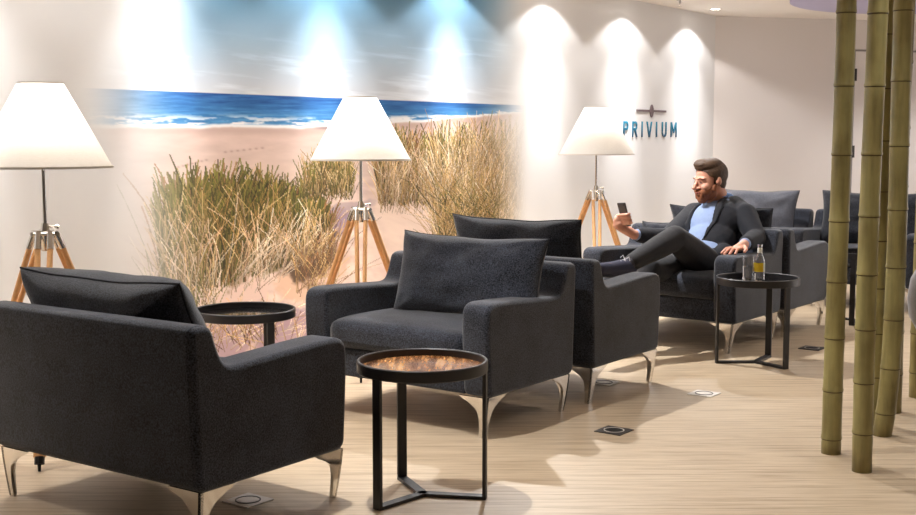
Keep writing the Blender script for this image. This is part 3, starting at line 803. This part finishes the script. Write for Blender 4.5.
#PERSON#
# ------------------------------------------------------------------ seated man
def at(px, py, d):
    """world point seen at a pixel, d metres deep"""
    a = (px-458)/F*d; b_ = (257.5-py)/F*d
    return Vector((a, d*math.cos(TH)+b_*math.sin(TH), HC-d*math.sin(TH)+b_*math.cos(TH)))
_bm = bmesh.new(); bmesh.ops.create_icosphere(_bm, subdivisions=3, radius=1); _bm.verts.ensure_lookup_table()
ICO_V = [v.co.copy() for v in _bm.verts]; ICO_F = [tuple(v.index for v in f.verts) for f in _bm.faces]; _bm.free()
BASE = Vector((1.15, 7.05, 0))
class Blob(MB):
    def ell(s, c, r, A=None):
        r = (r,)*3 if not hasattr(r, '__len__') else r
        vs = []
        for v in ICO_V:
            p = Vector((v.x*r[0], v.y*r[1], v.z*r[2]))
            if A is not None: p = A[0]*p.x+A[1]*p.y+A[2]*p.z
            vs.append(Vector(c)+p)
        return s.add(vs, ICO_F)
    def limb(s, pts, rs):
        for i in range(len(pts)-1):
            a, b = Vector(pts[i]), Vector(pts[i+1]); n_ = min(30, max(2, int((b-a).length/(min(rs[i], rs[i+1])*.25))))
            for k in range(n_+1):
                t = k/n_; s.ell(a.lerp(b, t), rs[i]*(1-t)+rs[i+1]*t)
        return s
    def grow(s, name, vox, m, parent=None, smooth=4, base=BASE, cut=None, thick=0):
        o = obj(name, s.v, s.f, m)
        md = o.modifiers.new('r', 'REMESH'); md.mode = 'VOXEL'; md.voxel_size = vox
        if smooth: q = o.modifiers.new('s', 'SMOOTH'); q.factor = .5; q.iterations = smooth
        dg = bpy.context.evaluated_depsgraph_get(); me = bpy.data.meshes.new_from_object(o.evaluated_get(dg))
        old = o.data; bpy.data.objects.remove(o); bpy.data.meshes.remove(old)
        if cut is not None:
            bm = bmesh.new(); bm.from_mesh(me); bmesh.ops.delete(bm, geom=[v for v in bm.verts if cut(v.co)], context='VERTS')
            for _ in range(3):
                bv = [v for v in bm.verts if v.is_boundary]; co = {}
                for v in bv:
                    nb = [e.other_vert(v).co for e in v.link_edges if e.is_boundary]
                    if len(nb) == 2: co[v] = (v.co*2+nb[0]+nb[1])/4
                for v, c in co.items(): v.co = c
            bm.to_mesh(me); bm.free()
        me.transform(Matrix.Translation(-base)); me.name = name
        me.materials.clear(); me.materials.append(m); me.shade_smooth()
        n = bpy.data.objects.new(name, me); col.objects.link(n)
        if thick: sd = n.modifiers.new('t', 'SOLIDIFY'); sd.thickness = thick; sd.offset = -1
        if parent is not None: n.parent = parent
        else: n.location = base
        return n
def local(o, parent): o.data.transform(Matrix.Translation(-BASE)); o.parent = parent; return o

M_skin = mat('skin', srgb(205,148,124), .5, var=.05, vscale=25, Subsurface_Weight=.08)
M_hair = mat('brown_hair', srgb(74,52,34), .6, bump=.8, bscale=90, var=.35, vscale=60)
M_beard = mat('reddish_beard', srgb(138,82,50), .7, bump=.8, bscale=140, var=.3, vscale=90)
M_navy = mat('navy_wool', srgb(11,14,25), .85, bump=.7, bscale=22, var=.15, vscale=20, Sheen_Weight=.04)
M_shirt = mat('pale_blue_cotton', srgb(128,146,182), .8, bump=1, bscale=16, var=.08, vscale=50)
M_collar = mat('collar_blue', srgb(112,144,196), .8)
M_trous = mat('charcoal_trousers', srgb(30,29,33), .85, bump=.9, bscale=14, var=.15, vscale=60, Sheen_Weight=.05)
M_shoe = mat('navy_suede', srgb(30,32,56), .8); M_lace = mat('white_lace', srgb(225,225,232), .8); M_sock = mat('dark_sock', srgb(60,58,66), .9)
M_sole = mat('dark_sole', srgb(34,34,40), .7); M_eye = mat('eye', srgb(60,50,44), .2)

P_ = at(701, 262, 7.47); N_ = at(720, 203, 7.72)
LS, RS = at(745, 215, 7.54), at(694, 214, 7.86)
LE, LW = at(756, 238, 7.40), at(744, 244.5, 7.17)
RE, RW = at(668, 238, 7.50), at(634, 234.5, 7.28)
LH, RH = at(708, 266, 7.40), at(690, 264, 7.56)
LK, LA = at(675, 238, 7.02), at(630, 263.5, 6.80)
RK, RA = at(650, 270, 7.04), Vector((.98, 6.86, .12))
HEEL, TOE = at(629, 270.5, 6.82), at(600, 269, 6.60)
S_ = (N_-P_).normalized(); L_ = (LS-RS).normalized(); L_ = (L_-S_*L_.dot(S_)).normalized(); F_ = L_.cross(S_).normalized()
SL = (N_-P_).length
AX = (L_, F_, S_)
def tp(l, f, a): return P_+L_*l+F_*f+S_*(a*SL)
# head frame
HD = at(710.5, 180.5, 7.60)
hf = Vector((-.92, -.38, -.13)).normalized(); hu = (Vector((0,0,1))-hf*hf.z).normalized(); hl = hu.cross(hf)
HA_ = (hl, hf, hu); HK = 1.10
def hp(l, f, u): return HD+(hl*l+hf*f+hu*u)*HK
def hr(*r): return tuple(x*HK for x in r)

# phone frame (right hand)
PC = at(624, 214.5, 7.22); pn = (HD-PC).normalized(); pa = (Vector((-.22,-.05,1))); pa = (pa-pn*pa.dot(pn)).normalized(); pw_ = pa.cross(pn).normalized()
if pw_.x < 0: pw_ = -pw_
def pp(w, n, a): return PC+pw_*w+pn*n+pa*a

B_ = Blob()
# head
B_.ell(hp(0,-.012,.035), hr(.074,.094,.084), HA_).ell(hp(0,.028,.0), hr(.062,.062,.082), HA_).ell(hp(0,.032,-.06), hr(.052,.054,.046), HA_)
B_.ell(hp(0,.066,-.096), hr(.024,.022,.020), HA_)
B_.limb([hp(0,.086,.014), hp(0,.103,-.012), hp(0,.115,-.027)], [.009,.011,.0135])
for s in (-1, 1):
    B_.ell(hp(s*.012,.095,-.031), hr(.009,.012,.008), HA_).ell(hp(s*.037,.058,-.026), hr(.027,.030,.026), HA_)
    B_.limb([hp(s*.012,.085,.022), hp(s*.044,.070,.021)], [.009,.008])
    B_.ell(hp(s*.078,-.008,-.002), hr(.006,.015,.024), HA_).ell(hp(s*.072,.002,-.008), hr(.008,.010,.014), HA_)
    B_.ell(hp(s*.031,.073,.002), hr(.014,.012,.009), HA_)
B_.ell(hp(0,.086,-.052), hr(.021,.012,.006), HA_).ell(hp(0,.085,-.063), hr(.019,.012,.006), HA_)
B_.limb([hp(0,-.025,-.05), N_+Vector((0,0,.0))], [.060,.064])
# trunk
B_.ell(tp(0,0,.02), (.165,.12,.12), AX).ell(tp(0,.0,.3), (.15,.12,.16), AX).ell(tp(0,.0,.62), (.165,.115,.17), AX).ell(tp(0,-.01,.86), (.15,.09,.08), AX)
# arms and legs
B_.limb([LS, LE, LW], [.055,.042,.030]).limb([RS, RE, RW], [.055,.042,.030])
B_.limb([LH, LK, LA], [.088,.056,.036]).limb([RH, RK, RA], [.088,.056,.036])
B_.limb([LA, HEEL.lerp(TOE,.2), TOE], [.034,.034,.024]).limb([RA, RA+Vector((-.06,-.09,-.06))], [.034,.028])
# left hand resting on the arm of the chair
hw = LW; HC2 = at(736.5, 248.2, 7.08); d0 = (HC2-hw).normalized(); 
fd_ = (at(727, 252.5, 7.02)-at(741, 247, 7.10)).normalized(); fz = Vector((0,0,1)); fe = fd_.cross(fz).normalized()
pc = at(739, 247.5, 7.10)
B_.limb([hw, pc], [.028,.026])
B_.ell(pc, (.047,.044,.017), (fd_, fe, fe.cross(fd_)))
for k, (ln, sp) in enumerate(((.070,.9),(.082,.32),(.078,-.3),(.060,-.9))):
    k0 = pc+fd_*.034+fe*(.038*sp)+fz*.004; k1 = k0+(fd_+fe*sp*.16)*ln*.5+fz*.004; k2 = k0+(fd_+fe*sp*.2)*ln*.98-fz*.016
    B_.limb([k0, k1, k2], [.0105,.0095,.0080])
t0 = pc-fd_*.012-fe*.036; B_.limb([t0, t0-fe*.026+fd_*.026-fz*.004, t0-fe*.034+fd_*.054-fz*.01], [.0125,.011,.009])
# right hand around the phone
palm = pp(-.030,-.040,-.052)
B_.limb([RW, palm], [.029,.030]); B_.ell(pp(-.028,-.036,-.040), (.020,.030,.046), (pw_, pn, pa))
for k, a in enumerate((.0,-.019,-.038,-.056)):
    B_.limb([pp(-.034,-.030,a-.004), pp(-.028,-.026,a+.002), pp(.012,-.020,a+.003), pp(.041,-.008,a+.001), pp(.044,.006,a+.002)], [.0105,.0105,.0098,.009,.0078])
B_.limb([pp(-.030,-.020,-.07), pp(-.048,.004,-.045), pp(-.030,.016,-.012)], [.015,.0125,.010])
person = B_.grow('person', .0042, M_skin, None, 3)
tag(person, 'bearded man in a navy blazer sitting with crossed legs, looking at a phone', 'person')

def hloc(c):
    r = (c-HD)/HK; return r.dot(hl), r.dot(hf), r.dot(hu)
def cuth(c):
    l, f, u = hloc(c)
    lim = np.interp(u, [-.075,-.06,-.03,-.025,-.022,.02,.032,.055,.075,.09], [-.05,-.035,-.022,-.015,.022,.026,.048,.060,.085,.2])
    return f > lim or u < -.072
h = Blob()
h.ell(hp(0,-.013,.034), hr(.0790,.0985,.0885), HA_).ell(hp(0,-.036,-.02), hr(.060,.058,.055), HA_)
h.ell(hp(0,.004,.088), hr(.067,.086,.040), HA_).ell(hp(.0,.058,.100), hr(.049,.034,.020), HA_).ell(hp(-.01,.030,.106), hr(.050,.055,.024), HA_).ell(hp(-.01,-.01,.106), hr(.052,.06,.022), HA_)
h.grow('hair', .004, M_hair, person, 1, cut=cuth)
def cutb(c):
    l, f, u = hloc(c)
    return u > -.020-.36*max(0, f-.005) and f < .078 and not (abs(l) > .05 and f < .03 and u < -.016)
h = Blob()
h.ell(hp(0,.030,-.062), hr(.0575,.058,.050), HA_).ell(hp(0,.066,-.098), hr(.031,.028,.025), HA_)
for s in (-1, 1): h.limb([hp(s*.064,.012,-.018), hp(s*.058,.024,-.045)], [.013,.016]); h.ell(hp(s*.036,.058,-.050), hr(.0285,.030,.030), HA_)
h.limb([hp(-.028,.084,-.056), hp(0,.0985,-.043), hp(.028,.084,-.056)], [.008,.0085,.008])
for s in (-1, 1): h.limb([hp(s*.027,.083,-.056), hp(s*.022,.083,-.085)], [.009,.013])
h.grow('beard', .0035, M_beard, person, 1, cut=cutb)
h = Blob(); h.limb([hp(-.017,.0955,-.0575), hp(0,.0995,-.057), hp(.017,.0955,-.0575)], [.004,.0055,.004]); h.grow('lips', .0025, mat('lips', srgb(190,116,104), .5), person, 1)
for s in (-1, 1):
    h = Blob(); h.limb([hp(s*.014,.0945,.021), hp(s*.034,.0905,.026), hp(s*.048,.079,.020)], [.0035,.0042,.003]); h.grow('eyebrow', .0022, M_beard, person, 1)
    h = Blob(); h.ell(hp(s*.030,.0845,.0005), hr(.0085,.005,.0028), HA_); h.grow('eye', .0016, M_eye, person, 0)

h = Blob()
h.ell(tp(0,.0,.05), (.178,.128,.13), AX).ell(tp(0,.002,.3), (.160,.122,.17), AX).ell(tp(0,.004,.62), (.174,.122,.18), AX).ell(tp(0,-.008,.87), (.150,.098,.085), AX)
h.limb([tp(0,.0,.86), N_+F_*.012+S_*.01], [.080,.060])
def cuts(c):
    r = c-P_; a = r.dot(S_)/SL; l = r.dot(L_); f = r.dot(F_)
    return (f > .0 and a > .82 and abs(l) < .012+.30*(a-.82)) or a > 1.09
h.grow('shirt', .006, M_shirt, person, 5, cut=cuts)
# turned-down collar
nc = N_+F_*.016
vs = []; fs = []; NCc = 26
for k in range(NCc):
    ph_ = math.radians(24+312*k/(NCc-1)); c_, s_ = math.cos(ph_), math.sin(ph_); ft = max(0, c_)
    def q(r, z): return nc+L_*(r*s_)+F_*(r*1.08*c_)+S_*(z-.040*c_)-BASE
    for (r, z) in ((.074,-.005),(.072,.040),(.077,.045),(.085,.036),(.094+.014*ft,-.004-.036*ft**3)): vs.append(q(r, z))
for k in range(NCc-1):
    for j_ in range(4): fs.append((k*5+j_, k*5+j_+1, (k+1)*5+j_+1, (k+1)*5+j_))
o = obj('shirt_collar', vs, fs, M_collar, person); md = o.modifiers.new('t', 'SOLIDIFY'); md.thickness = .003; md.offset = 0

jk = Blob()
jk.ell(tp(0,-.014,-.02), (.202,.138,.13), AX).ell(tp(0,-.010,.3), (.186,.138,.19), AX).ell(tp(0,-.006,.64), (.196,.138,.18), AX).ell(tp(0,-.026,.88), (.175,.104,.10), AX)
jk.limb([tp(.10,-.02,.93), LS+Vector((0,0,-.005))], [.070,.074]).limb([tp(-.10,-.02,.93), RS+Vector((0,0,-.005))], [.070,.074])
jk.limb([LS, LE, LE.lerp(LW,.80)], [.076,.062,.047]).limb([RS, RE, RE.lerp(RW,.84)], [.074,.062,.047])
jk.limb([tp(.16,.01,.05), LH+F_*(-.04)+L_*.08], [.07,.05])
for k in range(11):
    a = math.radians(15+k*15); c = nc+L_*(.104*math.cos(a))-F_*(.102*math.sin(a))+S_*(-.014+.012*math.sin(a)); jk.ell(c, .020)
def cutj(c):
    r = c-P_; a = r.dot(S_)/SL; l = r.dot(L_); f = r.dot(F_)
    if f < .01 or a < -.35: return False
    w = np.interp(a, [-.35,0,.12,.25,.55,.8,.95,1.1], [.012,.018,.04,.066,.082,.074,.066,.062])
    return -w*1.1 < l+.0 < w*.9 and (c-LW).length > .25
jko = jk.grow('blazer', .007, M_navy, person, 7, cut=cutj, thick=.010)
# lapels draped on the blazer front
from mathutils.bvhtree import BVHTree
bv = BVHTree.FromPolygons([v.co+BASE for v in jko.data.vertices], [tuple(p.vertices) for p in jko.data.polygons])
for s in (-1, 1):
    rows = []
    for k in range(15):
        a = .18+.80*k/14
        w = float(np.interp(a, [-.35,0,.25,.55,.8,.95,1.1], [.05,.06,.072,.082,.074,.066,.062]))*(.9 if s > 0 else 1.1)
        lw = float(np.interp(a, [.18,.5,.72,.76,.98], [.004,.034,.052,.040,.030]))*(1 if s > 0 else .55)
        row = []
        for q in (-.004, .25, .5, .75, 1):
            l = s*(w+lw*q+.001)
            hit = bv.ray_cast(tp(l, .4, a), -F_, .6)
            p = hit[0] if hit[0] is not None else (row[-1] if row else tp(l, .10, a)); row.append(p+F_*.006)
        rows.append(row)
    vs = [p-BASE for r_ in rows for p in r_]; fs = [(i*5+j, i*5+j+1, (i+1)*5+j+1, (i+1)*5+j) for i in range(14) for j in range(4)]
    o = obj('lapel', vs, fs, M_navy, person); md = o.modifiers.new('t', 'SOLIDIFY'); md.thickness = .006; md.offset = 0
# cuffs
for (e, w_) in ((LE, LW), (RE, RW)):
    h = Blob(); h.limb([e.lerp(w_,.80), e.lerp(w_,.91)], [.037,.036]); h.grow('shirt_cuff', .004, M_shirt, person, 1)

h = Blob()
h.limb([LH, LH.lerp(LK,.5), LK, LK.lerp(LA,.35), LA.lerp(LK,.06)], [.104,.090,.073,.068,.050]).limb([RH, RK, RA.lerp(RK,.08)], [.100,.074,.050])
h.ell(tp(0,-.01,-.02), (.172,.130,.115), AX)
h.grow('trousers', .0065, M_trous, person, 9)
for (a, heel, toe) in ((LA, HEEL, TOE), (RA, Vector((.99,6.88,.045)), Vector((.86,6.72,.04)))):
    up = Vector((0,0,1)) if a is RA else (a-heel.lerp(toe,.2)).normalized()
    fw = (toe-heel).normalized(); up = (up-fw*up.dot(fw)).normalized(); sd = fw.cross(up)
    h = Blob(); h.limb([a, heel.lerp(toe,.12)], [.041,.040]); h.grow('sock', .005, M_sock, person, 2)
    h = Blob(); h.limb([heel+up*.018, heel.lerp(toe,.3)+up*.016, heel.lerp(toe,.65)+up*.002, toe], [.043,.044,.041,.034]); h.ell(heel+up*.045, .038)
    so = h.grow('shoe', .005, M_shoe, person, 3)
    h = Blob()
    for k in range(12): h.ell(heel.lerp(toe, k/11*1.06-.03)-up*.032, (.042,.036,.010), (fw, sd, up))
    h.grow('sole', .005, M_sole, so, 1)
    b = MB()
    for k in range(4):
        c = heel.lerp(toe, .30+.10*k)+up*(.058-.008*k)
        b.tube([c-sd*.028-up*.014-fw*.01, c+up*.004, c+sd*.028-up*.014+fw*.01], .0035, 6)
    c = heel.lerp(toe,.28)+up*.062; b.tube([c, c+sd*.02+up*.02, c+sd*.03], .0028, 6); b.tube([c, c-sd*.02+up*.024, c-sd*.034+up*.006], .0028, 6)
    o = b.build('laces', M_lace, None); local(o, so)
# phone
ph = empty('smartphone', PC); tag(ph, 'dark smartphone held up in the seated man\'s hand', 'phone')
Mx = Matrix((pw_, pn, pa)).transposed().to_4x4()
b = bm_obj('phone_body', soft_box((-.036,-.004,-.073), (.036,.004,.073), .0035, 6), mat('dark_grey_phone', srgb(62,60,62), .35, .3), ph); b.data.transform(Mx)
b = MB(); b.box((-.033,.0041,-.066), (.033,.0046,.066)); o = b.build('screen', mat('dark_screen', srgb(20,22,26), .1), ph, False); o.data.transform(Mx)
b = MB(); b.lathe([(0,0),(.006,0),(.006,.001),(0,.001)], 16, (0,0,0), Matrix.Rotation(PI/2, 3, 'X')); o = b.build('camera_lens', M_rubber, ph); o.data.transform(Mx @ Matrix.Translation((.022,-.004,.060)))
